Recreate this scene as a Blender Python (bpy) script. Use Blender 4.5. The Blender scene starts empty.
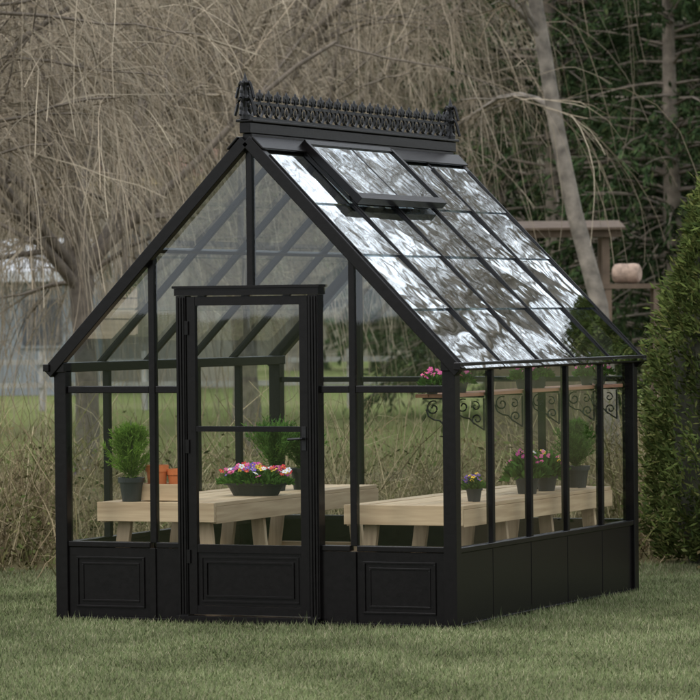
import bpy, bmesh, math, random
import numpy as np
from mathutils import Matrix, Vector
rng=np.random.default_rng(7); random.seed(7)
scene=bpy.context.scene
W,L,HE,HR=2.6,3.136,1.542,2.873
CAM=np.array([8.2187,-20.1547,1.8071]); YAW,PIT,ROLL=0.4147,-0.0092,-0.0101
FW=np.array([-math.sin(YAW),math.cos(YAW)]); RT=np.array([math.cos(YAW),math.sin(YAW)])
def site(u,d,z=0.0):
    # garden frame: u metres east of the driveway line, d metres along it
    p=CAM[:2]+FW*d+RT*u
    return (p[0],p[1],z)
def sitearr(u,d,z):
    u=np.asarray(u);d=np.asarray(d);z=np.asarray(z)
    return np.stack([CAM[0]+FW[0]*d+RT[0]*u,CAM[1]+FW[1]*d+RT[1]*u,z+0*u],-1)

# ---------------------------------------------------------------- materials
def newmat(name):
    m=bpy.data.materials.new(name);m.use_nodes=True;nt=m.node_tree;nt.nodes.clear()
    out=nt.nodes.new('ShaderNodeOutputMaterial')
    return m,nt,out
def N(nt,t,**kw):
    n=nt.nodes.new(t)
    for k,v in kw.items():
        if k in n.inputs.keys(): n.inputs[k].default_value=v
        else: setattr(n,k,v)
    return n
def c4(c): return (c[0],c[1],c[2],1)
def ramp(nt,stops):
    r=nt.nodes.new('ShaderNodeValToRGB')
    e=r.color_ramp.elements
    e[0].position=stops[0][0];e[0].color=c4(stops[0][1])
    e[1].position=stops[-1][0];e[1].color=c4(stops[-1][1])
    for p,c in stops[1:-1]:
        x=e.new(p);x.color=c4(c)
    return r
def leafmat(name,cols,rough=.7,trans=0,nscale=1.5,nlo=.55):
    m,nt,out=newmat(name)
    g=N(nt,'ShaderNodeNewGeometry')
    n=len(cols);r=ramp(nt,[(i/(n-1),c) for i,c in enumerate(cols)])
    nt.links.new(g.outputs['Random Per Island'],r.inputs[0])
    tc=N(nt,'ShaderNodeTexCoord');no=N(nt,'ShaderNodeTexNoise',Scale=nscale,Detail=1.0)
    nt.links.new(tc.outputs['Object'],no.inputs['Vector'])
    mr=N(nt,'ShaderNodeMapRange');mr.inputs[1].default_value=.35;mr.inputs[2].default_value=.65;mr.inputs[3].default_value=nlo;mr.inputs[4].default_value=1.2
    nt.links.new(no.outputs[0],mr.inputs[0])
    mx=N(nt,'ShaderNodeVectorMath',operation='SCALE')
    nt.links.new(r.outputs[0],mx.inputs[0]);nt.links.new(mr.outputs[0],mx.inputs['Scale'])
    p=N(nt,'ShaderNodeBsdfDiffuse')
    nt.links.new(mx.outputs[0],p.inputs['Color'])
    if trans>0:
        t=N(nt,'ShaderNodeBsdfTranslucent');nt.links.new(mx.outputs[0],t.inputs[0])
        ms=N(nt,'ShaderNodeMixShader');ms.inputs[0].default_value=trans
        nt.links.new(p.outputs[0],ms.inputs[1]);nt.links.new(t.outputs[0],ms.inputs[2]);nt.links.new(ms.outputs[0],out.inputs[0])
    else: nt.links.new(p.outputs[0],out.inputs[0])
    return m
def plain(name,col,rough=.6,var=.15,scale=12,bump=0,spec=.4):
    m,nt,out=newmat(name)
    tc=N(nt,'ShaderNodeTexCoord');no=N(nt,'ShaderNodeTexNoise',Scale=scale,Detail=5.0)
    nt.links.new(tc.outputs['Object'],no.inputs['Vector'])
    r=ramp(nt,[(.3,[x*(1-var) for x in col]),(.7,[min(1,x*(1+var)) for x in col])])
    nt.links.new(no.outputs[0],r.inputs[0])
    p=N(nt,'ShaderNodeBsdfPrincipled',Roughness=rough);p.inputs['Specular IOR Level'].default_value=spec
    nt.links.new(r.outputs[0],p.inputs['Base Color'])
    if bump:
        b=N(nt,'ShaderNodeBump',Strength=bump,Distance=.01);nt.links.new(no.outputs[0],b.inputs['Height']);nt.links.new(b.outputs[0],p.inputs['Normal'])
    nt.links.new(p.outputs[0],out.inputs[0]);return m
def glassmat(name,base,gain,power,tint,bump,rough=.015,bscale=2.5,det=1.0):
    m,nt,out=newmat(name)
    lw=N(nt,'ShaderNodeLayerWeight',Blend=.5)
    pw=N(nt,'ShaderNodeMath',operation='POWER');pw.inputs[1].default_value=power;nt.links.new(lw.outputs['Facing'],pw.inputs[0])
    ma=N(nt,'ShaderNodeMath',operation='MULTIPLY_ADD');ma.inputs[1].default_value=gain;ma.inputs[2].default_value=base;ma.use_clamp=True
    nt.links.new(pw.outputs[0],ma.inputs[0])
    t=N(nt,'ShaderNodeBsdfTransparent');t.inputs[0].default_value=c4(tint)
    g=N(nt,'ShaderNodeBsdfGlossy',Roughness=rough);g.inputs[0].default_value=(.92,.97,1,1)
    if bump:
        tc=N(nt,'ShaderNodeTexCoord');no=N(nt,'ShaderNodeTexNoise',Scale=bscale,Detail=det)
        nt.links.new(tc.outputs['Object'],no.inputs['Vector'])
        b=N(nt,'ShaderNodeBump',Strength=1.0,Distance=bump);nt.links.new(no.outputs[0],b.inputs['Height']);nt.links.new(b.outputs[0],g.inputs['Normal'])
    ms=N(nt,'ShaderNodeMixShader');nt.links.new(ma.outputs[0],ms.inputs[0]);nt.links.new(t.outputs[0],ms.inputs[1]);nt.links.new(g.outputs[0],ms.inputs[2])
    nt.links.new(ms.outputs[0],out.inputs[0]);return m
def woodmat(name,c1,c2,axis=1):
    m,nt,out=newmat(name)
    tc=N(nt,'ShaderNodeTexCoord');mp=N(nt,'ShaderNodeMapping')
    sc=[40,40,40];sc[axis]=2.5;mp.inputs['Scale'].default_value=sc
    nt.links.new(tc.outputs['Object'],mp.inputs[0])
    no=N(nt,'ShaderNodeTexNoise',Scale=1.0,Detail=6.0);nt.links.new(mp.outputs[0],no.inputs['Vector'])
    r=ramp(nt,[(.3,c1),(.7,c2)]);nt.links.new(no.outputs[0],r.inputs[0])
    g=N(nt,'ShaderNodeNewGeometry')
    mr=N(nt,'ShaderNodeMapRange');mr.inputs[3].default_value=.72;mr.inputs[4].default_value=1.12;nt.links.new(g.outputs['Random Per Island'],mr.inputs[0])
    mx=N(nt,'ShaderNodeVectorMath',operation='SCALE');nt.links.new(r.outputs[0],mx.inputs[0]);nt.links.new(mr.outputs[0],mx.inputs['Scale'])
    p=N(nt,'ShaderNodeBsdfPrincipled',Roughness=.65)
    nt.links.new(mx.outputs[0],p.inputs['Base Color']);nt.links.new(p.outputs[0],out.inputs[0]);return m

M_black=plain('black_powder_coat',(.0042,.0034,.0033),.27,.25,30,.04,.17)
M_iron=plain('cast_black',(.005,.0045,.005),.42,.3,40,.1,.3)
M_glass=glassmat('wall_glass',.045,.9,5,(.93,.95,.94),.0006)
M_roof=glassmat('roof_glass',.12,1.5,2.5,(.66,.77,.83),.0036,.03,2.7,2.0)
M_roof2=glassmat('roof_glass_flat',.05,.9,3.0,(.80,.86,.86),.0,.02,1.5,0.0)
M_cedar=woodmat('cedar_boards',(.44,.29,.165),(.64,.46,.28))
M_cedarx=woodmat('cedar_boards_cross',(.44,.29,.165),(.64,.46,.28),0)
M_cedarz=woodmat('cedar_legs',(.40,.27,.16),(.58,.42,.26),2)
M_shelf=woodmat('red_cedar',(.30,.12,.07),(.42,.19,.11))
M_terra=plain('terracotta',(.66,.18,.055),.75,.15,15)
M_potdark=plain('dark_pot',(.02,.021,.022),.45,.2,15)
M_soil=plain('soil',(.03,.02,.013),.95,.4,60,.3)
M_gravel=plain('gravel',(.13,.115,.095),.95,.5,45,.5)
M_willow=leafmat('willow_twigs',[(.24,.195,.14),(.34,.28,.205),(.18,.155,.115),(.43,.365,.27)],.8,0,.6,.55)
M_bark=plain('bark',(.14,.115,.09),.9,.35,9,.6)
M_barkpale=plain('pale_bark',(.19,.165,.135),.9,.5,6,.8)
M_bare=leafmat('bare_twigs',[(.10,.08,.055),(.17,.135,.09),(.08,.07,.05)],.85,0,.6,.7)
M_con=leafmat('conifer_needles',[(.030,.050,.022),(.048,.075,.030),(.022,.036,.018),(.07,.085,.035)],.75,0,.5,.35)
M_arb=leafmat('arborvitae_leaves',[(.075,.10,.030),(.11,.135,.038),(.05,.075,.024),(.15,.15,.05)],.7,0,2.2,.4)
M_cyp=leafmat('cypress_leaves',[(.15,.25,.04),(.22,.34,.06),(.11,.20,.035)],.6,.2,8,.6)
M_jun=leafmat('juniper_leaves',[(.08,.16,.035),(.13,.23,.05),(.05,.11,.03)],.6,.2,8,.6)
M_leaf=leafmat('flower_leaves',[(.06,.13,.03),(.10,.19,.04),(.04,.09,.022)],.5,.2,10,.7)
M_grass=leafmat('lawn_blades',[(.105,.135,.056),(.145,.17,.078),(.20,.195,.115),(.085,.11,.046),(.26,.235,.15)],.7,0,1.1,.62)
M_brush=leafmat('dry_stems',[(.20,.155,.09),(.30,.24,.145),(.14,.105,.06),(.12,.12,.045),(.36,.30,.19)],.85,0,1.2,.55)
M_under=leafmat('undergrowth_leaves',[(.06,.08,.025),(.10,.11,.04),(.13,.10,.05),(.05,.06,.02)],.75,0,1.5,.5)
def petal(name,c): return plain(name,c,.5,.12,60,0,.3)
M_pink=petal('pink_petals',(.72,.10,.32));M_mag=petal('magenta_petals',(.42,.03,.22));M_yel=petal('yellow_petals',(.80,.55,.05))
M_pur=petal('purple_petals',(.17,.07,.40));M_wht=petal('white_petals',(.75,.70,.75));M_red=petal('red_petals',(.60,.03,.04));M_org=petal('orange_petals',(.78,.24,.04))

# ---------------------------------------------------------------- mesh helpers
def link(o,parent=None):
    scene.collection.objects.link(o)
    if parent: o.parent=parent
    return o
def fastmesh(name,V,F):
    V=np.ascontiguousarray(V,dtype=np.float32);F=np.ascontiguousarray(F,dtype=np.int32)
    me=bpy.data.meshes.new(name);nf,k=F.shape
    me.vertices.add(len(V));me.vertices.foreach_set('co',V.ravel())
    me.loops.add(nf*k);me.loops.foreach_set('vertex_index',F.ravel())
    me.polygons.add(nf);me.polygons.foreach_set('loop_start',np.arange(0,nf*k,k,dtype=np.int32))
    try: me.polygons.foreach_set('loop_total',np.full(nf,k,dtype=np.int32))
    except Exception: pass
    me.update(calc_edges=True);return me
def fobj(name,V,F,mat,parent=None,loc=None):
    me=fastmesh(name,V,F);me.materials.append(mat)
    o=bpy.data.objects.new(name,me)
    if loc is not None:o.location=loc
    return link(o,parent)
def empty(name,loc=(0,0,0),rz=0,sc=1):
    o=bpy.data.objects.new(name,None);o.location=loc;o.rotation_euler=(0,0,rz);o.scale=(sc,)*3 if not hasattr(sc,'__len__') else sc;o.empty_display_size=.2
    return link(o)
class MB:
    def __init__(s): s.v=[];s.f=[];s.m=[];s.mats=[]
    def mi(s,mat):
        if mat not in s.mats:s.mats.append(mat)
        return s.mats.index(mat)
    def quad(s,a,b,c,d,mat):
        i=len(s.v);s.v+= [tuple(a),tuple(b),tuple(c),tuple(d)];s.f.append((i,i+1,i+2,i+3));s.m.append(s.mi(mat))
    def box(s,x0,x1,y0,y1,z0,z1,mat):
        i=len(s.v);s.v+=[(x,y,z) for z in (z0,z1) for x,y in ((x0,y0),(x1,y0),(x1,y1),(x0,y1))]
        for f in ((3,2,1,0),(4,5,6,7),(0,1,5,4),(1,2,6,5),(2,3,7,6),(3,0,4,7)):
            s.f.append(tuple(i+k for k in f));s.m.append(s.mi(mat))
    def beam(s,p0,p1,w,h,mat,up=(0,0,1)):
        p0=Vector(p0);p1=Vector(p1);d=(p1-p0).normalized();up=Vector(up)
        sd=d.cross(up).normalized();u=sd.cross(d).normalized()
        i=len(s.v)
        for p in (p0,p1):
            for a,b in ((-1,-1),(1,-1),(1,1),(-1,1)): s.v.append(tuple(p+sd*(a*w/2)+u*(b*h/2)))
        for f in ((3,2,1,0),(4,5,6,7),(0,1,5,4),(1,2,6,5),(2,3,7,6),(3,0,4,7)):
            s.f.append(tuple(i+k for k in f));s.m.append(s.mi(mat))
    def lathe(s,prof,cx,cy,cz,mat,n=28,sx=1,sy=1):
        i=len(s.v)
        for r,z in prof:
            for k in range(n):
                a=2*math.pi*k/n;s.v.append((cx+r*math.cos(a)*sx,cy+r*math.sin(a)*sy,cz+z))
        for j in range(len(prof)-1):
            for k in range(n):
                s.f.append((i+j*n+k,i+j*n+(k+1)%n,i+(j+1)*n+(k+1)%n,i+(j+1)*n+k));s.m.append(s.mi(mat))
    def tube(s,pts,rad,mat,n=6):
        V,F=tubes(np.array([pts],float),np.array([rad if hasattr(rad,'__len__') else [rad]*len(pts)],float),n)
        i=len(s.v);s.v+=[tuple(map(float,v)) for v in V];s.f+=[tuple(int(i+k) for k in f) for f in F];s.m+=[s.mi(mat)]*len(F)
    def blob(s,c,r,mat,n=8,m=6):
        i=len(s.v)
        for j in range(m+1):
            t=math.pi*j/m
            for k in range(n):
                a=2*math.pi*k/n;s.v.append((c[0]+r[0]*math.sin(t)*math.cos(a),c[1]+r[1]*math.sin(t)*math.sin(a),c[2]+r[2]*math.cos(t)))
        for j in range(m):
            for k in range(n):
                s.f.append((i+(j+1)*n+k,i+(j+1)*n+(k+1)%n,i+j*n+(k+1)%n,i+j*n+k));s.m.append(s.mi(mat))
    def obj(s,name,parent=None,bevel=0,smooth=False,loc=None):
        me=bpy.data.meshes.new(name);me.from_pydata(s.v,[],s.f)
        for m in s.mats: me.materials.append(m)
        me.polygons.foreach_set('material_index',s.m)
        if smooth: me.polygons.foreach_set('use_smooth',[True]*len(s.f))
        me.update()
        o=bpy.data.objects.new(name,me);link(o,parent)
        if loc is not None:o.location=loc
        if bevel:
            b=o.modifiers.new('bevel','BEVEL');b.width=bevel;b.segments=2;b.limit_method='ANGLE'
        return o
def norm(a): return a/np.maximum(np.linalg.norm(a,axis=-1,keepdims=True),1e-9)
def tubes(P,R,n=3):
    Nn,K,_=P.shape
    T=np.gradient(P,axis=1);T=norm(T)
    ref=np.where(np.abs(T[...,2:3])>.9,np.array([1.0,0,0]),np.array([0,0,1.0]))
    A=norm(np.cross(T,ref));B=np.cross(T,A)
    ang=np.arange(n)*2*math.pi/n
    V=P[:,:,None,:]+R[:,:,None,None]*(np.cos(ang)[None,None,:,None]*A[:,:,None,:]+np.sin(ang)[None,None,:,None]*B[:,:,None,:])
    idx=np.arange(Nn*K*n).reshape(Nn,K,n)
    a=idx[:,:-1,:];b=np.roll(a,-1,2);c=idx[:,1:,:];d=np.roll(c,-1,2)
    F=np.stack([a,b,d,c],-1).reshape(-1,4)
    return V.reshape(-1,3),F
def ribbons(P,R):
    # flat twig strips, each turned to its own random side
    Nn,K,_=P.shape
    T=norm(np.gradient(P,axis=1));q=rng.normal(size=(Nn,1,3));S=norm(np.cross(T,np.broadcast_to(q,T.shape)))
    V=np.stack([P-S*R[:,:,None]*1.25,P+S*R[:,:,None]*1.25],2)
    idx=np.arange(Nn*K*2).reshape(Nn,K,2)
    F=np.stack([idx[:,:-1,0],idx[:,:-1,1],idx[:,1:,1],idx[:,1:,0]],-1).reshape(-1,4)
    return V.reshape(-1,3),F
def grow(P0,D0,Ln,K,wander,droop):
    P=[P0];D=norm(D0);st=(Ln/(K-1))[:,None]
    for k in range(K-1):
        D=norm(D+wander*rng.normal(size=D.shape)+np.array([0,0,-1.0])*droop*st)
        P.append(P[-1]+D*st)
    return np.stack(P,1)
def spawn(P,R,n,t0,t1,ang,lmin,lmax,K,wander,droop,rs=.5,taper=.25):
    Nn,Kp,_=P.shape;pi=rng.integers(0,Nn,n);t=rng.uniform(t0,t1,n)*(Kp-1);i=np.minimum(t.astype(int),Kp-2);f=(t-i)[:,None]
    A=P[pi,i];B=P[pi,i+1];p=A*(1-f)+B*f;tg=norm(B-A)
    r=(R[pi,i]*(1-f[:,0])+R[pi,i+1]*f[:,0])*rs
    q=rng.normal(size=(n,3));q=norm(q-(q*tg).sum(-1,keepdims=True)*tg)
    a=rng.normal(ang,ang*.25,n)[:,None]
    D=tg*np.cos(a)+q*np.sin(a)
    Ln=rng.uniform(lmin,lmax,n)
    C=grow(p,D,Ln,K,wander,droop)
    RR=r[:,None]*np.linspace(1,taper,K)[None]
    return C,RR
def cat(parts):
    Vs=[];Fs=[];o=0
    for V,F in parts: Vs.append(V);Fs.append(F+o);o+=len(V)
    return np.concatenate(Vs),np.concatenate(Fs)
def leaves(P,D,l,w):
    D=norm(D);q=rng.normal(size=D.shape);S=norm(np.cross(D,q));l=np.broadcast_to(l,(len(P),))[:,None];w=np.broadcast_to(w,(len(P),))[:,None]
    V=np.stack([P,P+D*l*.45+S*w*.5,P+D*l,P+D*l*.45-S*w*.5],1).reshape(-1,3)
    return V,np.arange(len(P)*4).reshape(-1,4)

# ---------------------------------------------------------------- greenhouse
GH=empty('greenhouse')
def rz(X): return HR-(HR-HE)*abs(X+W/2)/(W/2)
Nr=Vector((HR-HE,0,W/2)).normalized()
fr=MB();B=M_black
nb=5;bay=L/nb;ys=[i*bay for i in range(nb+1)]
ys[0]=.04;ys[-1]=L-.04
for X in (-.04,-W+.04):
    for Y in (.04,L-.04): fr.box(X-.04,X+.04,Y-.04,Y+.04,0,HE-.05,B)
for X in (-.035,-W+.035):
    for Y in ys[1:-1]: fr.box(X-.022,X+.022,Y-.019,Y+.019,.455,HE-.06,B)
    s=1 if X>-1 else -1
    fr.box(X-.045,X+.045,-.02,L+.02,HE-.062,HE-.004,B)
    fr.box(min(X+s*.046,X+s*.085),max(X+s*.046,X+s*.085),-.045,L+.045,HE-.056,HE-.012,B)
    fr.box(X-.03,X+.03,.08,L-.08,.43,.462,B)
for Y,back in ((.04,0),(L-.04,1)):
    for X in (-W/2-.65,-W/2+.65): fr.box(X-.02,X+.02,Y-.025,Y+.025,.465,rz(X)-.05,B)
    fr.box(-W/2-.02,-W/2+.02,Y-.024,Y+.024,(.465 if back else 1.985),HR-.06,B)
    if not back:
        for a,b in ((-W+.081,-W/2-.671),(-W/2-.629,-1.77),(-.857,-W/2+.629),(-W/2+.671,-.081)):
            fr.box(a,b,Y-.022,Y+.022,1.355,1.397,B)
            fr.box(a,b,Y-.03,Y+.03,.435,.468,B)
    else:
        for a,b in ((-W+.081,-W/2-.671),(-W/2-.629,-W/2-.021),(-W/2+.021,-W/2+.629),(-W/2+.671,-.081)):
            fr.box(a,b,Y-.02,Y+.02,1.36,1.395,B);fr.box(a,b,Y-.03,Y+.03,.435,.468,B)
for s in (1,-1):
    n=Vector((s*Nr.x,0,Nr.z))
    for k,Y in enumerate([.0]+ys[1:-1]+[L]):
        end=k in (0,5)
        w=.060 if end else .026;h=.07 if end else .034
        off=-h/2+.012
        a=Vector((-W/2+s*(W/2+.05),Y,HE-.05*(HR-HE)/(W/2)));b=Vector((-W/2+s*.02,Y,HR-.02))
        fr.beam(a+n*off,b+n*off,w,h,B,up=n)
    X=-W/2+s*.62
    fr.beam((X,.05,rz(X)-.035),(X,L-.05,rz(X)-.035),.026,.024,B,up=n)
fr.box(-W/2-.03,-W/2+.03,.0,L,HR-.10,HR+.005,B)
fr.box(-W/2-.035,-W/2+.035,-.03,L+.03,HR+.006,HR+.07,B)
for s in (1,-1):
    n=Vector((s*Nr.x,0,Nr.z))
    mid=Vector((-W/2+s*.065,0,rz(-W/2+.065)))+n*.022
    fr.beam((mid.x,-.035,mid.z),(mid.x,L+.035,mid.z),.10,.012,B,up=n)
fr.box(-W/2-.055,-W/2+.055,-.04,L+.04,HR+.071,HR+.088,B)
fr.obj('frame',GH,bevel=.004)
# kickboards
kb=MB()
def panel(x0,x1,y,z0,z1,sg=-1):
    kb.box(x0,x1,min(y,y+.02),max(y,y+.02),z0,z1,B)
    yo=y if sg<0 else y+.02
    i=.055
    for a in (i,i+.035):
        t=.012
        p=.010 if a==i else .005
        ya,yb=(yo-p,yo-.0005) if sg<0 else (yo+.0005,yo+p)
        kb.box(x0+a,x1-a,ya,yb,z0+a,z0+a+t,B);kb.box(x0+a,x1-a,ya,yb,z1-a-t,z1-a,B)
        kb.box(x0+a,x0+a+t,ya,yb,z0+a+t+.0005,z1-a-t-.0005,B);kb.box(x1-a-t,x1-a,ya,yb,z0+a+t+.0005,z1-a-t-.0005,B)
for x0,x1 in ((-W+.08,-W/2-.655),(-W/2+.655,-.08)): panel(x0,x1,.018,.02,.433)
for x0,x1 in ((-W/2-.65,-1.77),(-.857,-W/2+.65)): kb.box(x0,x1,.016,.04,.02,.433,B)
for X in (-W/2-.65,-W/2+.65): kb.box(X-.018,X+.018,.004,.0155,.02,.434,B)
for i in range(4): panel(-W+.08+i*(W-.16)/4+.002,-W+.08+(i+1)*(W-.16)/4-.002,L-.04,.02,.433,1)
for s,X in ((1,-.03),(-1,-W+.03)):
    for i in range(nb):
        a=.08 if i==0 else i*bay+.0118;b=L-.08 if i==nb-1 else (i+1)*bay-.0118
        kb.box(X-.01,X+.01,a,b,.02,.428,B)
        if i<nb-1:kb.box(X-.0125,X+.0125,(i+1)*bay-.0115,(i+1)*bay+.0115,.02,.429,B)
    kb.box(X-.022,X+.022,.081,L-.081,-.02,.0195,B)
kb.box(-W+.081,-1.772,0.0,.05,-.02,.0195,B);kb.box(-.855,-.081,0.0,.05,-.02,.0195,B);kb.box(-W+.081,-.081,L-.05,L,-.02,.0195,B)
kb.obj('kickboards',GH,bevel=.0015)
# door
dr=MB();xl,xr=-1.772,-.855
for x0 in (xl,xr-.062):
    dr.box(x0,x0+.062,-.012,.07,0,1.93,B)
    for k in range(3): dr.box(x0+.008+k*.018,x0+.018+k*.018,-.020,-.0125,0.05,1.92,B)
dr.box(xl-.008,xr+.008,-.018,.07,1.931,1.972,B);dr.box(xl-.018,xr+.018,-.028,.07,1.9725,1.988,B)
dr.box(xl,xr,-.05,.08,-.01,.042,B)
x0,x1=xl+.068,xr-.068
dr.box(x0,x0+.052,-.006,.03,.05,1.924,B);dr.box(x1-.052,x1,-.006,.03,.05,1.924,B)
for z0,z1 in ((1.872,1.924),(1.128,1.160),(.415,.462),(.05,.10)): dr.box(x0+.053,x1-.053,-.004,.028,z0,z1,B)
dr.box(x0+.053,x1-.053,.006,.02,.101,.414,B)
for (a,p) in ((.02,.0),(.05,-.004)):
    X0,X1,Z0,Z1=x0+.053+a,x1-.053-a,.101+a,.414-a;t=.012
    dr.box(X0,X1,p,.0055,Z0,Z0+t,B);dr.box(X0,X1,p,.0055,Z1-t,Z1,B);dr.box(X0,X0+t,p,.0055,Z0+t,Z1-t,B);dr.box(X1-t,X1,p,.0055,Z0+t,Z1-t,B)
for z in (.35,1.0,1.7): dr.box(x0-.012,x0+.012,-.018,-.0065,z,z+.08,B)
dr.box(x1-.04,x1-.012,-.012,-.0065,1.02,1.16,M_iron)
dr.tube([(x1-.026,-.012,1.09),(x1-.026,-.05,1.09),(x1-.03,-.055,1.09),(x1-.11,-.055,1.085)],.008,M_iron,8)
dr.obj('door',GH,bevel=.002)
gl=MB();G=M_glass
yf=.03
def gquad(y,x0,x1,z0,z1): gl.quad((x0,y,z0),(x1,y,z0),(x1,y,z1),(x0,y,z1),G)
cols=[(-W+.06,-W/2-.65),(-W/2-.65,-W/2),(-W/2,-W/2+.65),(-W/2+.65,-.06)]
for x0_,x1_ in ((-W+.06,-W/2-.655),(-W/2-.645,-1.74),(-.88,-W/2+.645),(-W/2+.655,-.06)):
    gquad(yf,x0_,x1_,.45,1.36)
gquad(.012,x0+.04,x1-.04,.45,1.14);gquad(.0135,x0+.04,x1-.04,1.15,1.88)
for k,(a,b) in enumerate(cols):
    zl=1.39
    if k in(1,2):
        gl.quad((a,yf+.002*k,1.95),(b,yf+.002*k,1.95),(b,yf+.002*k,rz(b)-.04),(a,yf+.002*k,rz(a)-.04),G)
    else: gl.quad((a,yf,zl),(b,yf,zl),(b,yf,rz(b)-.04),(a,yf,rz(a)-.04),G)
gquad(yf+.003,-W/2-.645,-1.74,1.39,1.95);gquad(yf+.003,-.88,-W/2+.645,1.39,1.95)
for k,(a,b) in enumerate(cols):
    gl.quad((a,L-.03,.45),(b,L-.03,.45),(b,L-.03,rz(b)-.04),(a,L-.03,rz(a)-.04),G)
for X in (-.03,-W+.03):
    for i in range(nb):
        e=rng.uniform(-.0015,.0015,2)
        gl.quad((X+e[0],i*bay+.012,.44),(X+e[1],(i+1)*bay-.012,.44),(X+e[1],(i+1)*bay-.012,HE-.05),(X+e[0],i*bay+.012,HE-.05),G)
gl.obj('wall_glass',GH)
rg=MB()
for s in (1,-1):
    n=Vector((s*Nr.x,0,Nr.z))
    cuts=[0.02,.30,.53,.77,1.03]
    for i in range(nb):
        for j in range(4):
            if s>0 and i in(1,2) and j==0: continue
            def pt(sv,y,o): return Vector((-W/2+s*sv*W/2,y,HR-sv*(HR-HE)))+n*o
            e=rng.uniform(-.0025,.0025,4);a=i*bay+.012;b=(i+1)*bay-.012
            if i==0:a=.02
            if i==nb-1:b=L-.02
            rg.quad(pt(cuts[j],a,.004+e[0]),pt(cuts[j],b,.004+e[1]),pt(cuts[j+1]+.012,b,.014+e[2]),pt(cuts[j+1]+.012,a,.014+e[3]),M_roof if s>0 else M_roof2)
rg.obj('roof_glass',GH)
gb=MB()
for s in (1,-1):
    n=Vector((s*Nr.x,0,Nr.z))
    for i in range(nb+1):
        Y=min(max(i*bay,.012),L-.012)
        a=Vector((-W/2+s*W/2*.1,Y,HR-.1*(HR-HE)))+n*.017;b=Vector((-W/2+s*W/2*1.03,Y,HR-1.03*(HR-HE)))+n*.017
        gb.beam(a,b,.013,.006,B,up=n)
gb.obj('glazing_bars',GH)
vn=MB();n=Nr
def vp(sv,y,o): return Vector((-W/2+sv*W/2,y,HR-sv*(HR-HE)))+n*o
ya,yb=bay-.02,3*bay+.02
o0,o1=.042,.058
for y in (ya,yb): vn.beam(vp(.05,y,o0),vp(.305,y,o1),.035,.045,B,up=n)
vn.beam(vp(.05,(ya+yb)/2,o0),vp(.30,(ya+yb)/2,o1),.02,.025,B,up=n)
vn.beam(vp(.308,ya-.02,o1),vp(.308,yb+.02,o1),.05,.05,B,up=n);vn.beam(vp(.05,ya-.0,o0),vp(.05,yb,o0),.04,.04,B,up=n)
for y in (ya,yb): vn.beam(vp(.05,y,.0),vp(.29,y,.0),.03,.036,B,up=n)
vn.beam(vp(.285,ya+.02,-.0),vp(.285,yb-.02,-.0),.035,.05,B,up=n)
m_=(ya+yb)/2
for a,b in ((ya,m_),(m_,yb)): vn.quad(vp(.05,a+.01,o0+.01),vp(.05,b-.01,o0+.01),vp(.30,b-.01,o1+.01),vp(.30,a+.01,o1+.01),M_roof)
vn.obj('roof_vent',GH,bevel=.002)
# cresting
cr=MB();I=M_iron;zc=HR+.088
cr.box(-W/2-.008,-W/2+.008,-.03,L+.03,zc-.001,zc+.014,I)
nu=25;sp=(L+.02)/nu
for k in range(nu):
    yc=-.01+sp*(k+.5)
    arc=[(-W/2,yc+.044*math.cos(a),zc+.048+.034*math.sin(a)) for a in np.linspace(0,2*math.pi,13)]
    cr.tube(arc,.0085,I,5)
    for sg in (-1,1):
        sc=[(-W/2,yc+sg*(.004+.036*t),zc+.088+.030*math.sin(t*2.6)) for t in np.linspace(0,1,7)]
        cr.tube(sc,[.009,.010,.010,.010,.010,.011,.007],I,5)
        cr.blob((-W/2,yc+sg*.037,zc+.099),(.009,.012,.010),I,7,5)
    cr.blob((-W/2,yc,zc+.112),(.009,.015,.030),I,8,6);cr.blob((-W/2,yc,zc+.082),(.010,.018,.010),I,8,5)
    cr.blob((-W/2,yc,zc+.046),(.008,.014,.020),I,7,5)
    cr.blob((-W/2,yc+sp/2,zc+.05),(.008,.013,.022),I,7,5)
cr.box(-W/2-.006,-W/2+.006,-.02,L+.02,zc+.072,zc+.084,I)
for yc in (-.02,L+.02):
    cr.lathe([(.0,0),(.032,0),(.032,.02),(.016,.035),(.014,.08),(.028,.095),(.016,.11),(.014,.15),(.024,.165),(.012,.18),(.0,.215)],-W/2,yc,zc,I,12)
    for sg in (-1,1):
        for (bz,r) in ((.05,.048),(.125,.042)):
            cr.tube([(-W/2,yc+sg*(.005+r*t*1.1),zc+bz+r*math.sin(t*3.4)) for t in np.linspace(0,1.15,8)],.010,I,5)
            cr.tube([(-W/2+sg*(.005+r*t*1.1),yc,zc+bz+r*math.sin(t*3.4)) for t in np.linspace(0,1.15,8)],.010,I,5)
            cr.blob((-W/2,yc+sg*r*1.15,zc+bz),(.012,.015,.015),I,7,5)
cr.v=[(x,y,zc+(z-zc)*(1.3 if z>zc else 1)) for x,y,z in cr.v]
cr.obj('roof_cresting',GH,smooth=False)
fl=MB();fl.box(-W+.06,-.06,.06,L-.06,-.01,.012,M_gravel);fl.obj('floor',GH)

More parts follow.
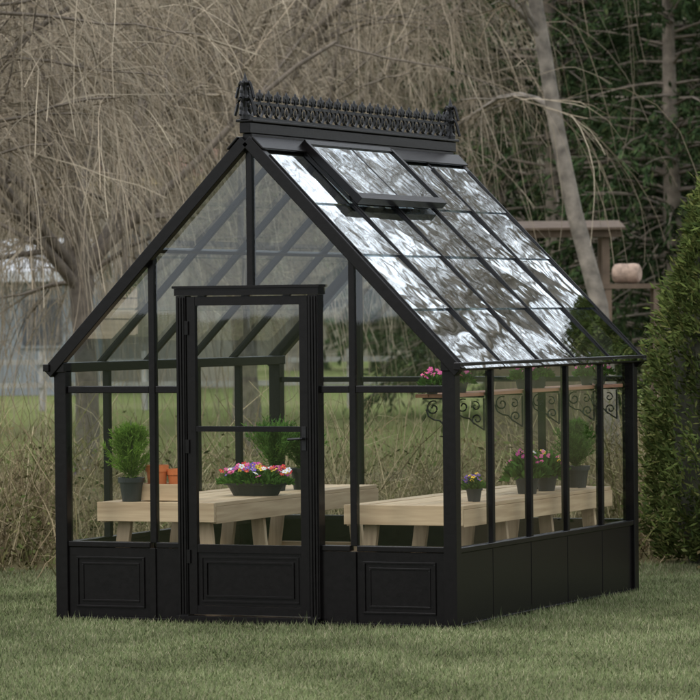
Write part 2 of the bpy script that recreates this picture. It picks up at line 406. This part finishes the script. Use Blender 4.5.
# ---------------------------------------------------------------- shelf
SH=empty('wall_shelf')
sh=MB()
sh.box(-.20,-.065,.09,L-.1,1.325,1.345,M_shelf);sh.box(-.285,-.205,.09,L-.1,1.325,1.345,M_shelf);sh.obj('shelf_boards',SH,bevel=.002)
sb=MB()
def spiral(cx,cz,r0,r1,a0,a1,y,n=22):
    return [(cx+ (r0+(r1-r0)*t)*math.cos(a0+(a1-a0)*t),y,cz+(r0+(r1-r0)*t)*math.sin(a0+(a1-a0)*t)) for t in np.linspace(0,1,n)]
for Y in [.17]+[i*bay for i in range(1,nb)]+[L-.2]:
    sb.beam((-.27,Y,1.318),(-.07,Y,1.318),.012,.01,I);sb.beam((-.072,Y,1.31),(-.072,Y,1.12),.012,.008,I,up=(1,0,0))
    sb.tube(spiral(-.205,1.262,.045,.008,1.2,9.5,Y),.005,I,6)
    sb.tube(spiral(-.115,1.185,.034,.008,4.2,-3.6,Y),.005,I,6)
    sb.tube([(-.25,Y,1.255),(-.235,Y,1.215),(-.20,Y,1.195),(-.165,Y,1.19),(-.14,Y,1.165),(-.10,Y,1.14),(-.075,Y,1.125)],.005,I,6)
    sb.tube(spiral(-.125,1.262,.03,.006,2,-5,Y),.004,I,6)
sb.obj('scroll_brackets',SH)

# ---------------------------------------------------------------- benches
ZB=.685
def bench(name,x0,x1,y0,y1):
    e=empty(name);b=MB()
    nbd=6;wd=(x1-x0)/nbd
    for k in range(nbd): b.box(x0+k*wd+.004,x0+(k+1)*wd-.004,y0+.03,y1-.01,ZB-.022,ZB+rng.uniform(-.002,.002),M_cedar)
    b.box(x0-.002,x0+.035,y0+.04,y1,ZB-.125,ZB-.0235,M_cedar);b.box(x1-.035,x1+.002,y0+.04,y1,ZB-.125,ZB-.0235,M_cedar)
    b.obj('top_boards',e,bevel=.002)
    f=MB();f.box(x0-.004,x1+.004,y0,y0+.029,ZB-.115,ZB+.001,M_cedarx);f.box(x0+.036,x1-.036,y1-.04,y1-.005,ZB-.115,ZB-.023,M_cedarx)
    ly=np.linspace(y0+.12,y1-.15,4)
    for y in ly: f.box(x0+.036,x1-.036,y+.045,y+.083,ZB-.115,ZB-.0235,M_cedarx)
    f.obj('end_boards',e,bevel=.002)
    l=MB()
    for y in ly:
        for sgn,xx in ((-1,x0+.13),(1,x1-.13)):
            l.beam((xx+sgn*.075,y,.012),(xx,y+.022,ZB-.03),.085,.036,M_cedarz,up=(0,1,0))
        l.beam((x0+.12,y+.05,.27),(x1-.12,y+.05,.27),.03,.08,M_cedarx)
    l.obj('legs',e,bevel=.002)
bench('potting_bench',-2.50,-1.72,.36,2.86)
bench('potting_bench',-.86,-.115,.36,2.95)

# ---------------------------------------------------------------- plants
def pot(mb,r,h,mat,x=0,y=0,z=0,sx=1,sy=1):
    mb.lathe([(0,.0),(r*.72,0),(r*.93,h*.80),(r*1.04,h*.80),(r*1.06,h),(r*.94,h),(r*.90,h*.88)],x,y,z,mat,28,sx,sy)
    mb.lathe([(r*.90,h*.885),(0,h*.90)],x,y,z,M_soil,28,sx,sy)
def flowers(mb,P,size,mat,center=None):
    for p in P:
        p=Vector(p);d=Vector((random.gauss(.1,.4),random.gauss(-.6,.4),.8)).normalized();a=d.orthogonal().normalized();b=d.cross(a)
        ph=random.random()*6;r=size*random.uniform(.8,1.2)
        for k in range(5):
            t=ph+k*2*math.pi/5
            o=a*math.cos(t)+b*math.sin(t);q=a*math.cos(t+.55)+b*math.sin(t+.55);w=a*math.cos(t-.55)+b*math.sin(t-.55)
            mb.quad(p,p+w*r*.75+d*r*.15,p+o*r+d*r*.05,p+q*r*.75+d*r*.15,mat)
        if center: mb.blob(tuple(p+d*r*.1),(r*.2,)*3,center,5,4)
def conifer_pot(name,loc,r,h,fh,fr,mat,nleaf=5000,potmat=M_potdark):
    e=empty(name,loc);m=MB();pot(m,r,h,potmat);m.obj('pot',e)
    ns=170;t=rng.uniform(0,.92,ns);a=rng.uniform(0,2*math.pi,ns)
    P0=np.stack([0*a,0*a,h*.85+t*fh*.85],-1);D0=np.stack([np.cos(a),np.sin(a),rng.uniform(.7,1.6,ns)],-1)
    ln=fr*1.5*np.clip(np.sin((t*.75+.22)*math.pi)**.6*(1.25-.95*t),.18,None)*rng.uniform(.7,1.2,ns)
    S=grow(P0,D0,ln,5,.10,-1.5)
    k=rng.integers(0,ns,nleaf);tt=rng.uniform(.3,3.99,nleaf);i=tt.astype(int);f=(tt-i)[:,None]
    P=S[k,i]*(1-f)+S[k,i+1]*f;D=norm(S[k,i+1]-S[k,i])+rng.normal(0,.45,(nleaf,3))
    V=leaves(P,D,rng.uniform(.018,.045,nleaf),.006)
    V,F=cat([V,tubes(S,np.full((ns,5),.0015))]);fobj('foliage',V,F,mat,e)
    m=MB();m.tube([(0,0,h*.8),(0.005,0,h+fh*.5),(0,0,h+fh*.9)],[.008,.005,.002],M_bark,6);m.obj('stem',e)
def flower_pot(name,loc,r,h,cols,nf=14,spread=1.6,ht=.10,sx=1,sy=1,nl=260,fs=.016,potmat=M_potdark,ll=.04):
    e=empty(name,loc);m=MB();pot(m,r,h,potmat,sx=sx,sy=sy);m.obj('pot',e,smooth=False)
    a=rng.uniform(0,2*math.pi,nl);q=np.sqrt(rng.uniform(0,1,nl));rr=q*r*spread
    P=np.stack([rr*np.cos(a)*sx,rr*np.sin(a)*sy,h*.9+ht*(1-q**2)*rng.uniform(.1,.95,nl)],-1)
    D=np.stack([np.cos(a),np.sin(a),rng.uniform(.1,1.4,nl)],-1)+rng.normal(0,.3,(nl,3))
    V,F=leaves(P,D,rng.uniform(ll*.6,ll*1.2,nl),ll*.5);fobj('leaves',V,F,M_leaf,e)
    f=MB()
    for (mat,cen) in cols:
        k=nf//len(cols)+1;a=rng.uniform(0,2*math.pi,k);q=np.sqrt(rng.uniform(0,1,k))
        flowers(f,np.stack([q*r*spread*np.cos(a)*sx,q*r*spread*np.sin(a)*sy,h*.95+ht*(1.1-.5*q**2)+rng.uniform(-.01,.03,k)],-1),fs,mat,cen)
    f.obj('blossoms',e)
conifer_pot('potted_cypress',(-2.34,.50,ZB),.078,.145,.39,.145,M_cyp,9000)
conifer_pot('potted_juniper',(-2.04,1.95,ZB),.08,.14,.30,.18,M_jun,7000)
conifer_pot('potted_juniper',(-1.93,2.12,ZB),.08,.14,.25,.14,M_jun,6000)
conifer_pot('potted_conifer',(-.27,2.72,ZB),.08,.14,.36,.13,M_jun,7000)
tr=MB();tx,ty=-2.16,.64
for x0_,x1_,y0_,y1_ in ((tx-.15,tx+.15,ty-.12,ty-.105),(tx-.15,tx+.15,ty+.105,ty+.12),(tx-.15,tx-.135,ty-.104,ty+.104),(tx+.135,tx+.15,ty-.104,ty+.104)): tr.box(x0_,x1_,y0_,y1_,ZB+.004,ZB+.105,M_cedarx)
tr.box(tx-.134,tx+.134,ty-.104,ty+.104,ZB+.004,ZB+.016,M_cedarx);tr.obj('wooden_tray',bevel=.002)
for px,py,ph in ((tx-.065,ty-.02,.20),(tx+.055,ty+.03,.175)):
    m=MB();pot(m,.068,ph,M_terra);m.obj('terracotta_pot',loc=(px,py,ZB+.017))
flower_pot('flower_planter',(-1.88,1.30,ZB),.12,.085,[(M_pink,M_yel),(M_yel,M_org),(M_pur,M_yel),(M_wht,M_yel),(M_red,M_yel),(M_mag,M_yel),(M_red,M_yel)],80,1.2,.085,1.7,1.0,1000,.019)
flower_pot('potted_pansy',(-.25,.90,ZB),.05,.085,[(M_pur,M_yel),(M_yel,M_org),(M_pur,M_yel)],16,1.2,.055)
flower_pot('potted_primrose',(-.28,1.86,ZB),.078,.11,[(M_pink,M_yel),(M_mag,M_yel)],14,1.5,.14,nl=420,ll=.07)
flower_pot('potted_primrose',(-.30,2.25,ZB),.07,.10,[(M_yel,M_org),(M_pink,M_yel)],14,1.5,.13,nl=340,ll=.07)
flower_pot('potted_primrose',(-.45,2.5,ZB),.07,.10,[(M_wht,M_yel),(M_pink,M_yel)],12,1.5,.13,nl=340,ll=.07)
for (x,y,cc,s) in ((-.20,.14,[(M_pink,M_yel)],1),(-.17,.50,[(M_pink,M_yel),(M_pink,M_yel)],1.1),(-.17,1.52,[(M_mag,M_yel),(M_pink,M_yel)],1.15),(-.17,1.78,[(M_pink,M_yel)],1.3),(-.17,2.65,[(M_pink,M_yel)],1.1),(-.17,2.88,[(M_pink,M_yel)],1.2)):
    flower_pot('potted_geranium',(x,y,1.346),.042*s,.055*s,cc,16,1.5,.062*s,nl=200,ll=.042,fs=.018)

# ---------------------------------------------------------------- ground
def groundmat():
    m,nt,out=newmat('ground_mat')
    tc=N(nt,'ShaderNodeTexCoord')
    sp_=N(nt,'ShaderNodeSeparateXYZ');nt.links.new(tc.outputs['Object'],sp_.inputs[0])
    n1=N(nt,'ShaderNodeTexNoise',Scale=.5,Detail=4.0);n2=N(nt,'ShaderNodeTexNoise',Scale=22.0,Detail=3.0);n3=N(nt,'ShaderNodeTexNoise',Scale=.06,Detail=4.0)
    for n_ in (n1,n2,n3): nt.links.new(tc.outputs['Object'],n_.inputs['Vector'])
    lawn=ramp(nt,[(.3,(.070,.085,.036)),(.55,(.11,.125,.055)),(.8,(.17,.155,.09))]);nt.links.new(n2.outputs[0],lawn.inputs[0])
    rough=ramp(nt,[(.3,(.055,.045,.025)),(.5,(.10,.08,.045)),(.7,(.075,.085,.03))]);nt.links.new(n2.outputs[0],rough.inputs[0])
    field=ramp(nt,[(.3,(.085,.10,.04)),(.5,(.125,.14,.055)),(.7,(.16,.15,.08))]);nt.links.new(n3.outputs[0],field.inputs[0])
    wob=N(nt,'ShaderNodeMath',operation='MULTIPLY_ADD');wob.inputs[1].default_value=3.0;nt.links.new(n1.outputs[0],wob.inputs[0]);nt.links.new(sp_.outputs['Y'],wob.inputs[2])
    a=N(nt,'ShaderNodeMapRange');a.inputs[1].default_value=27.0;a.inputs[2].default_value=27.8;nt.links.new(wob.outputs[0],a.inputs[0])
    b=N(nt,'ShaderNodeMapRange');b.inputs[1].default_value=42.0;b.inputs[2].default_value=50.0;nt.links.new(wob.outputs[0],b.inputs[0])
    m1=N(nt,'ShaderNodeMix',data_type='RGBA');nt.links.new(a.outputs[0],m1.inputs[0]);nt.links.new(lawn.outputs[0],m1.inputs[6]);nt.links.new(rough.outputs[0],m1.inputs[7])
    m2=N(nt,'ShaderNodeMix',data_type='RGBA');nt.links.new(b.outputs[0],m2.inputs[0]);nt.links.new(m1.outputs[2],m2.inputs[6]);nt.links.new(field.outputs[0],m2.inputs[7])
    p=N(nt,'ShaderNodeBsdfDiffuse')
    nt.links.new(m2.outputs[2],p.inputs['Color']);nt.links.new(p.outputs[0],out.inputs[0]);return m
g=MB();S=1500;gm=groundmat();g.quad((-S,-S,0),(S,-S,0),(S,S,0),(-S,S,0),gm)
go=g.obj('ground');go.location=(CAM[0],CAM[1],-.004);go.rotation_euler=(0,0,YAW)
def lawn(n,u0,u1,d0,d1,h0,h1,w):
    u=rng.uniform(u0,u1,n);d=rng.uniform(d0,d1,n);P=sitearr(u,d,np.zeros(n))
    k=~((P[:,0]>-W+.02)&(P[:,0]<-.02)&(P[:,1]>.02)&(P[:,1]<L-.02));P=P[k];n=len(P)
    cl=.6+.5*np.sin(P[:,0]*2.1+1.3*np.sin(P[:,1]*1.7))*np.sin(P[:,1]*2.3+P[:,0])
    h=rng.uniform(h0,h1,n)*(1+.45*cl);D=norm(np.stack([rng.normal(0,.55,n),rng.normal(0,.55,n),np.ones(n)],-1))
    a=rng.uniform(0,math.pi,n);S_=np.stack([np.cos(a),np.sin(a),0*a],-1)*w*.5
    V=np.stack([P-S_,P+S_,P+D*h[:,None]],1).reshape(-1,3);return V,np.arange(n*3).reshape(-1,3)
fobj('lawn_grass',*cat([lawn(210000,-3.2,3.2,16.5,27.2,.012,.030,.006),lawn(40000,-7,7,14,27.5,.014,.035,.008),lawn(6000,-4,4,17,27,.04,.065,.005)]),M_grass)
# dry undergrowth behind the greenhouse
n=17000;u=rng.uniform(-6,4.5,n);d=25.9+rng.gamma(1.7,2.3,n);d=np.where(u>1.5,d+1.2,d)
k=rng.random(n)<(.5+.5*np.sin(u*1.9+d*.8)*np.sin(u*.7-d*1.3));u=u[k];d=d[k];n=len(u)
P0=sitearr(u,d,0*u);hh=rng.uniform(.3,1.45,n)*(.6+.5*np.sin(u*1.3+d*.5)**2)*np.clip((d-25.4)/2.5,.3,1)
D0=np.stack([rng.normal(0,.35,n),rng.normal(0,.35,n),np.ones(n)],-1)
St=grow(P0,D0,hh,6,.16,.3);R=np.full((n,1),.0038)*np.linspace(1,.4,6)[None]*rng.uniform(.6,1.5,(n,1))
tw,twr=spawn(St,R,17000,.3,1,.7,.08,.4,4,.2,.4,.7,.4)
fobj('dry_undergrowth',*cat([ribbons(St,R),ribbons(tw,twr)]),M_brush)
n=20000;u=rng.uniform(-6,4.5,n);d=26.3+rng.gamma(1.6,2.4,n);z=rng.uniform(0,1,n)**1.6*.85*(.5+.6*np.sin(u*1.1+d)**2)
k=np.sin(u*1.7+1)*np.sin(d*1.1+u)>-.25;P=sitearr(u,d,z)[k]
V,F=leaves(P,rng.normal(0,1,P.shape)+[0,0,.4],rng.uniform(.03,.07,len(P)),.025);fobj('undergrowth_foliage',V,F,M_under)

# ---------------------------------------------------------------- trees
def multi(name,parts,locs):
    for (loc,r,s) in locs:
        e=empty(name,loc,r,s)
        for pn,me in parts: link(bpy.data.objects.new(pn,me),e)
def mk(name,VF,mat):
    me=fastmesh(name,*VF);me.materials.append(mat);return me
def willow(H,ntw=3200):
    tr=grow(np.array([[0,0,0.]]),np.array([[.08,.03,1]]),np.array([H*.55]),9,.06,0);trr=np.linspace(.15,.09,9)[None]
    l1,r1=spawn(tr,trr,12,.35,1,.75,H*.35,H*.55,9,.10,.02,.6,.3)
    l2,r2=spawn(l1,r1,100,.2,1,.7,1.2,2.6,8,.14,.15,.55,.25)
    l3,r3=spawn(l2,r2,600,.15,1,.6,.6,1.5,6,.16,.5,.5,.35)
    r3=np.maximum(r3,.004)
    l4,r4=spawn(l3,r3,ntw,.1,1,.7,.7,2.6,7,.10,1.3,.6,.4);r4=np.clip(r4,.0026,.0052)
    l5,r5=spawn(l4,r4,int(ntw*.8),.1,.9,.6,.15,.6,3,.15,.8,.8,.5);r5=np.clip(r5,.002,.0032)
    return [('trunk_and_limbs',mk('willow_limbs',cat([tubes(tr,trr,8),tubes(l1,r1,6),tubes(l2,r2,4)]),M_bark)),('hanging_twigs',mk('willow_twigs',cat([ribbons(l3,r3),ribbons(l4,r4),ribbons(l5,r5)]),M_willow))]
wA=willow(8.5,3000);wB=willow(7.6,3000)
multi('weeping_willow',wA,[(site(-5.1,36.5),.3,1),(site(-1.3,49),2.1,1.05)])
multi('weeping_willow',wB,[(site(-3.0,43),1.0,1),(site(-6.8,58),3.3,1.2),(site(-1.8,64),.6,1.4)])
def bare(H,ntw=4500,ang=.6,k3=1400,rmin=.003,rmax=.006):
    tr=grow(np.array([[0,0,0.]]),np.array([[-.04,.03,1]]),np.array([H*.8]),12,.05,0);trr=np.linspace(.2,.06,12)[None]
    l1,r1=spawn(tr,trr,26,.3,1,.8,H*.2,H*.4,8,.10,-.05,.55,.25)
    l2,r2=spawn(l1,r1,220,.15,1,ang,.7,2.0,7,.13,.03,.55,.3)
    l3,r3=spawn(l2,r2,k3,.1,1,ang,.4,1.1,5,.14,.1,.55,.4);r3=np.clip(r3,.005,1)
    parts=[ribbons(l3,r3)]
    if ntw:
        l4,r4=spawn(l3,r3,ntw,.1,1,ang,.15,.6,4,.16,.1,.6,.5);r4=np.clip(r4,rmin,rmax);parts.append(ribbons(l4,r4))
    return [('trunk_and_limbs',mk('bare_limbs',cat([tubes(tr,trr,8),tubes(l1,r1,5),tubes(l2,r2,3)]),M_barkpale)),('twigs',mk('bare_twigs',cat(parts),M_bare))]
bA=bare(12.5,3800,.6,1500)
multi('bare_tree',bA,[((.1,20,0),0,1.12),((2.9,23,0),2,1.25),((1.6,27.5,0),4,1.45)])
# leaning trunk
tr=np.array([[ (0,0,0),(-.06,0,.9),(-.14,.0,1.9),(-.42,.1,3.0),(-.62,.1,4.0),(-.78,0,5.0),(-.98,0,6.2),(-1.3,.1,7.6),(-1.5,0,9.0)]],float);trr=np.array([[.14,.12,.105,.10,.095,.088,.08,.06,.04]])
l1,r1=spawn(tr,trr,12,.5,1,.8,1.2,3.0,8,.12,.0,.4,.25);l2,r2=spawn(l1,r1,100,.1,1,.6,.5,1.4,6,.14,.1,.5,.3)
l3,r3=spawn(l2,r2,800,.1,1,.6,.3,1.0,5,.14,.5,.55,.4);r3=np.clip(r3,.003,.005)
e=empty('leaning_bare_tree',site(3.1,45),YAW)
link(bpy.data.objects.new('trunk_and_limbs',mk('lean_limbs',cat([tubes(tr,trr,10),tubes(l1,r1,6),tubes(l2,r2,4)]),M_barkpale)),e)
link(bpy.data.objects.new('twigs',mk('lean_twigs',ribbons(l3,r3),M_bare)),e)
def conifer(H,Rr,nl=32000,lw=.04,lmin=.09,lmax=.2):
    tr=grow(np.array([[0,0,0.]]),np.array([[0,0,1.]]),np.array([H]),10,.01,0);trr=np.linspace(.2,.02,10)[None]
    n=260;t=rng.uniform(.06,.99,n);z=t*H;a=rng.uniform(0,2*math.pi,n)
    P0=np.stack([0*a,0*a,z],-1);D0=np.stack([np.cos(a),np.sin(a),rng.uniform(.0,.45,n)],-1)
    Ln=(Rr*(1-t)**.8+.25)*rng.uniform(.7,1.15,n);b=grow(P0,D0,Ln,7,.07,.22);br=np.linspace(.03,.006,7)[None]*np.ones((n,1))
    s,sr=spawn(b,br,2600,.15,1,.75,.25,.8,5,.1,.9,.4,.4)
    k=rng.integers(0,len(s),nl);tt=rng.uniform(0,.99,nl)*4;i=tt.astype(int);f=(tt-i)[:,None]
    P=s[k,i]*(1-f)+s[k,i+1]*f;D=norm(s[k,i+1]-s[k,i])+rng.normal(0,.45,(nl,3))+[0,0,-.25]
    V=leaves(P,D,rng.uniform(lmin,lmax,nl),lw)
    return [('trunk_and_boughs',mk('conifer_boughs',cat([tubes(tr,trr,6),tubes(b,br,3)]),M_bark)),('needles',mk('conifer_needles',V,M_con))]
cA=conifer(12,2.9);cB=conifer(10.5,2.5)
multi('conifer_tree',cA,[(site(3.3,60),0,1),(site(6.3,61),2,1.05),(site(5.0,69),1,1.2)])
multi('conifer_tree',cB,[(site(4.9,57),.5,1),(site(2.6,67),2.5,1.2)])
# distant woodland = one parent, light meshes; rows behind the photographer and at right are added for reflections
DW=empty('distant_woodland')
cF=conifer(12,3,6000,.14,.3,.6);bF=bare(12.5,0,k3=1300)
spots=[]
u=-26
while u<22:
    spots.append((u+rng.uniform(-1,1),118+rng.uniform(-4,8),u<4));u+=5.5*rng.uniform(.7,1.2)
for k in range(9): spots.append((-24+k*5+rng.uniform(-1,1),-24-rng.uniform(0,8),True))  # unseen row added behind the camera for the front glass to reflect
for k in range(6): spots.append((26+rng.uniform(0,6),22+k*5.5,True))  # unseen row added at right for the side glass to reflect
for (u,d,mixd) in spots:
    src=(bF if rng.random()<.6 else cF) if mixd else cF
    sc=rng.uniform(1.15,1.6) if d>100 else rng.uniform(.8,1.05);r=rng.uniform(0,6);p=site(u,d)
    for pn,me in src:
        o=bpy.data.objects.new('woodland_tree',me);o.location=p;o.rotation_euler=(0,0,r);o.scale=(sc*1.15,sc*1.15,sc);link(o,DW)
hm=leafmat('hill_woods',[(.095,.088,.065),(.11,.098,.07)],.95,0,.05,.6)
nu_,nd_=90,24;uu=np.linspace(-260,260,nu_);dd=np.linspace(165,420,nd_);U,Dd=np.meshgrid(uu,dd)
Z=42*np.clip((Dd-165)/200,0,1)**.8*(.85+.2*np.sin(U*.021+1)+.1*np.sin(U*.07))+rng.uniform(0,1.6,U.shape)*(Dd>166)
V=sitearr(U.ravel(),Dd.ravel(),Z.ravel());idx=np.arange(nu_*nd_).reshape(nd_,nu_)
F=np.stack([idx[:-1,:-1],idx[:-1,1:],idx[1:,1:],idx[1:,:-1]],-1).reshape(-1,4);ho=fobj('hill',V,F,hm)
def arb(H,Rr,nl=42000):
    t=rng.uniform(0,1,nl);a=rng.uniform(0,2*math.pi,nl)
    pr=Rr*np.clip(1.05-t**2.2,0.03,1)**.8*np.clip(.75+t*2,0,1)
    lump=1+.13*np.sin(a*4+t*13)+.10*np.sin(a*9-t*31)+.08*np.sin(a*15+t*53)
    rr=pr*lump*(1-rng.gamma(1.2,.05,nl).clip(0,.5))+rng.gamma(1,.02,nl)
    P=np.stack([rr*np.cos(a),rr*np.sin(a),t*H+.03],-1)
    D=np.stack([np.cos(a)*.7,np.sin(a)*.7,rng.uniform(-.2,1.2,nl)],-1)+rng.normal(0,.3,(nl,3))
    V=leaves(P,D,rng.uniform(.03,.09,nl),.018)
    c=MB();c.lathe([(Rr*.6,.0),(Rr*.78,H*.15),(Rr*.75,H*.5),(Rr*.5,H*.75),(Rr*.15,H*.93),(0,H*.95)],0,0,0,plain('inner_shade',(.02,.02,.01),.95,.3,9),20)  # solid dark core, its colour stands in for shade inside the shrub
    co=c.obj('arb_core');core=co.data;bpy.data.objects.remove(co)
    return [('sprays',mk('arb_sprays',V,M_arb)),('shade_core',core)]
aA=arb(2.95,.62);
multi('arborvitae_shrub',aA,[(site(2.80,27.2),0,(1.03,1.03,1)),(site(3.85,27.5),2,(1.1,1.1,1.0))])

# ---------------------------------------------------------------- buildings
M_white=plain('white_paint',(.50,.52,.54),.6,.08,2);M_fence=plain('weathered_rail',(.28,.27,.25),.8,.2,5);M_grey=plain('grey_siding',(.17,.185,.19),.7,.15,2);M_yellow=plain('yellow_trim',(.58,.46,.22),.7,.12,2)
M_dark=plain('window_dark',(.05,.055,.06),.3,.2,3);M_roofd=plain('red_brown_shingles',(.19,.095,.07),.9,.25,6);M_tan=plain('tan_siding',(.24,.215,.17),.8,.15,2);M_brown=plain('brown_boards',(.12,.085,.06),.85,.25,5)
def house(name,u,d,wd,dp,h,rh,wall,roof,trim,nw,rot=0,eave=.3,wtrim=None):
    e=empty(name,site(u,d),YAW+rot);w=MB();wtrim=wtrim or trim
    w.box(-wd/2,wd/2,-dp/2,dp/2,0,h,wall)
    for x in (-wd/2,wd/2):
        i=len(w.v);w.v+=[(x,-dp/2,h),(x,dp/2,h),(x,0,h+rh)];w.f.append((i,i+1,i+2));w.m.append(w.mi(wall))
    w.obj('walls',e)
    r=MB()
    for s in (1,-1):
        k=eave/(dp/2);a=Vector((0,s*(dp/2)*(1+k),h-rh*k+.08));b=Vector((0,0,h+rh+.08))
        nn=Vector((0,s*rh,dp/2)).normalized()
        i=len(r.v);x=wd/2+eave
        lo=-nn*.12
        r.v+=[tuple(v) for v in (a+Vector((-x,0,0)),a+Vector((x,0,0)),b+Vector((x,0,0)),b+Vector((-x,0,0)),a+lo+Vector((-x,0,0)),a+lo+Vector((x,0,0)),b+lo+Vector((x,0,0)),b+lo+Vector((-x,0,0)))]
        for f in ((0,1,2,3),(4,5,6,7),(0,1,5,4),(1,2,6,5),(3,0,4,7)): r.f.append(tuple(i+q for q in f));r.m.append(r.mi(roof))
        r.box(-x,x,min(a.y+s*.01,a.y+s*.06),max(a.y+s*.01,a.y+s*.06),a.z-.24,a.z-.01,trim)
    r.obj('roof',e)
    q=MB()
    for k in range(nw):
        xc=-wd/2+wd*(k+.5)/nw;hw=min(.55,wd/nw*.3)
        q.box(xc-hw,xc+hw,-dp/2-.04,-dp/2-.003,h*.38,h*.80,wtrim);q.box(xc-hw+.08,xc+hw-.08,-dp/2-.05,-dp/2-.041,h*.38+.07,h*.80-.07,M_dark)
    q.obj('windows',e)
house('white_barn',-10.2,92,8,6,2.9,.75,M_grey,M_white,M_white,4,wtrim=M_grey)
house('farm_house',-4.5,98,3.6,4,5.4,.8,M_tan,M_roofd,M_yellow,2,wtrim=M_tan)
# open pole shelter
ps=MB()
for a in (-.75,.75):
    for b_ in (-.4,.4): ps.box(a-.05,a+.05,b_-.05,b_+.05,0,2.80,M_brown)
ps.beam((-.95,-.5,2.84),(.95,-.5,2.84),.05,.10,M_brown);ps.beam((-.95,.5,2.92),(.95,.5,2.92),.05,.10,M_brown)
ps.beam((0,-.62,2.90),(0,.62,3.02),2.0,.03,M_brown)
ps.box(-.70,.70,.38,.42,0,1.5,M_brown)
po=ps.obj('pole_shelter');po.location=site(2.6,50);po.rotation_euler=(0,0,YAW)
fe=empty('rail_fence');f=MB()
for k in range(16):
    p=site(-16+k*2.0,74);f.box(p[0]-.05,p[0]+.05,p[1]-.05,p[1]+.05,0,1.15,M_fence)
for z in (.5,.95): f.beam(site(-16.2,73.93,z),site(14.4,73.93,z),.03,.10,M_fence)
f.obj('posts_and_rails',fe)
hb=MB();M_hay=plain('wrapped_bale',(.36,.26,.20),.8,.35,14,.5)
hb.lathe([(0,-.17),(.09,-.17),(.115,-.15),(.125,-.09),(.12,0),(.126,.09),(.115,.15),(.09,.17),(0,.17)],0,0,0,M_hay,24)
o=hb.obj('hay_bale');o.location=site(3.45,47.2,2.29);o.rotation_euler=(math.radians(90),0,YAW+1.2)
st=MB()
for a in (-.3,.3):
    for b_ in (-.25,.25): st.box(a-.04,a+.04,b_-.04,b_+.04,0,2.10,M_brown)
st.box(-.4,.4,-.3,.3,2.101,2.16,M_brown);st.box(-.3,.3,-.025,.025,1.2,1.3,M_brown)
so=st.obj('timber_platform');so.location=site(3.5,47.2);so.rotation_euler=(0,0,YAW)

# ---------------------------------------------------------------- light
SE,SA=math.radians(48),math.radians(205)
w=bpy.data.worlds.new('World');scene.world=w;w.use_nodes=True;nt=w.node_tree;nt.nodes.clear()
out=nt.nodes.new('ShaderNodeOutputWorld');bg=nt.nodes.new('ShaderNodeBackground');bg.inputs[1].default_value=.15
sk=nt.nodes.new('ShaderNodeTexSky');sk.sky_type='NISHITA';sk.sun_disc=False;sk.sun_elevation=SE;sk.sun_rotation=SA;sk.dust_density=3
tc=N(nt,'ShaderNodeTexCoord');no=N(nt,'ShaderNodeTexNoise',Scale=2.5,Detail=4.0,Roughness=.6);mp=N(nt,'ShaderNodeMapping');mp.inputs['Scale'].default_value=(1,1,2.5)
nt.links.new(tc.outputs['Generated'],mp.inputs[0]);nt.links.new(mp.outputs[0],no.inputs['Vector'])
cl=ramp(nt,[(.3,(.48,.54,.62)),(.5,(.80,.85,.91)),(.7,(1,1,1))])
nt.links.new(no.outputs[0],cl.inputs[0])
scl=N(nt,'ShaderNodeVectorMath',operation='SCALE');scl.inputs['Scale'].default_value=16.5;nt.links.new(cl.outputs[0],scl.inputs[0])
mx=N(nt,'ShaderNodeMix',data_type='RGBA');mx.inputs[0].default_value=.82
nt.links.new(sk.outputs[0],mx.inputs[6]);nt.links.new(scl.outputs[0],mx.inputs[7]);nt.links.new(mx.outputs[2],bg.inputs[0]);nt.links.new(bg.outputs[0],out.inputs[0])
sl=bpy.data.lights.new('sun','SUN');sl.energy=1.35;sl.angle=math.radians(16);sl.color=(1,.975,.945)
so_=bpy.data.objects.new('sun',sl);link(so_)
sd=Vector((math.sin(SA)*math.cos(SE),math.cos(SA)*math.cos(SE),math.sin(SE)))
so_.rotation_euler=sd.to_track_quat('Z','Y').to_euler()

# ---------------------------------------------------------------- camera
cd=bpy.data.cameras.new('camera');co=bpy.data.objects.new('camera',cd);link(co)
co.matrix_world=Matrix.Translation(CAM)@Matrix.Rotation(YAW,4,'Z')@Matrix.Rotation(math.pi/2+PIT,4,'X')@Matrix.Rotation(ROLL,4,'Z')
cd.sensor_width=36;cd.lens=3797.6/700*36;cd.clip_start=.5;cd.clip_end=3000
cd.dof.use_dof=True;cd.dof.focus_distance=22.4;cd.dof.aperture_fstop=8
scene.camera=co
scene.view_settings.view_transform='Standard';scene.view_settings.look='None';scene.view_settings.exposure=0
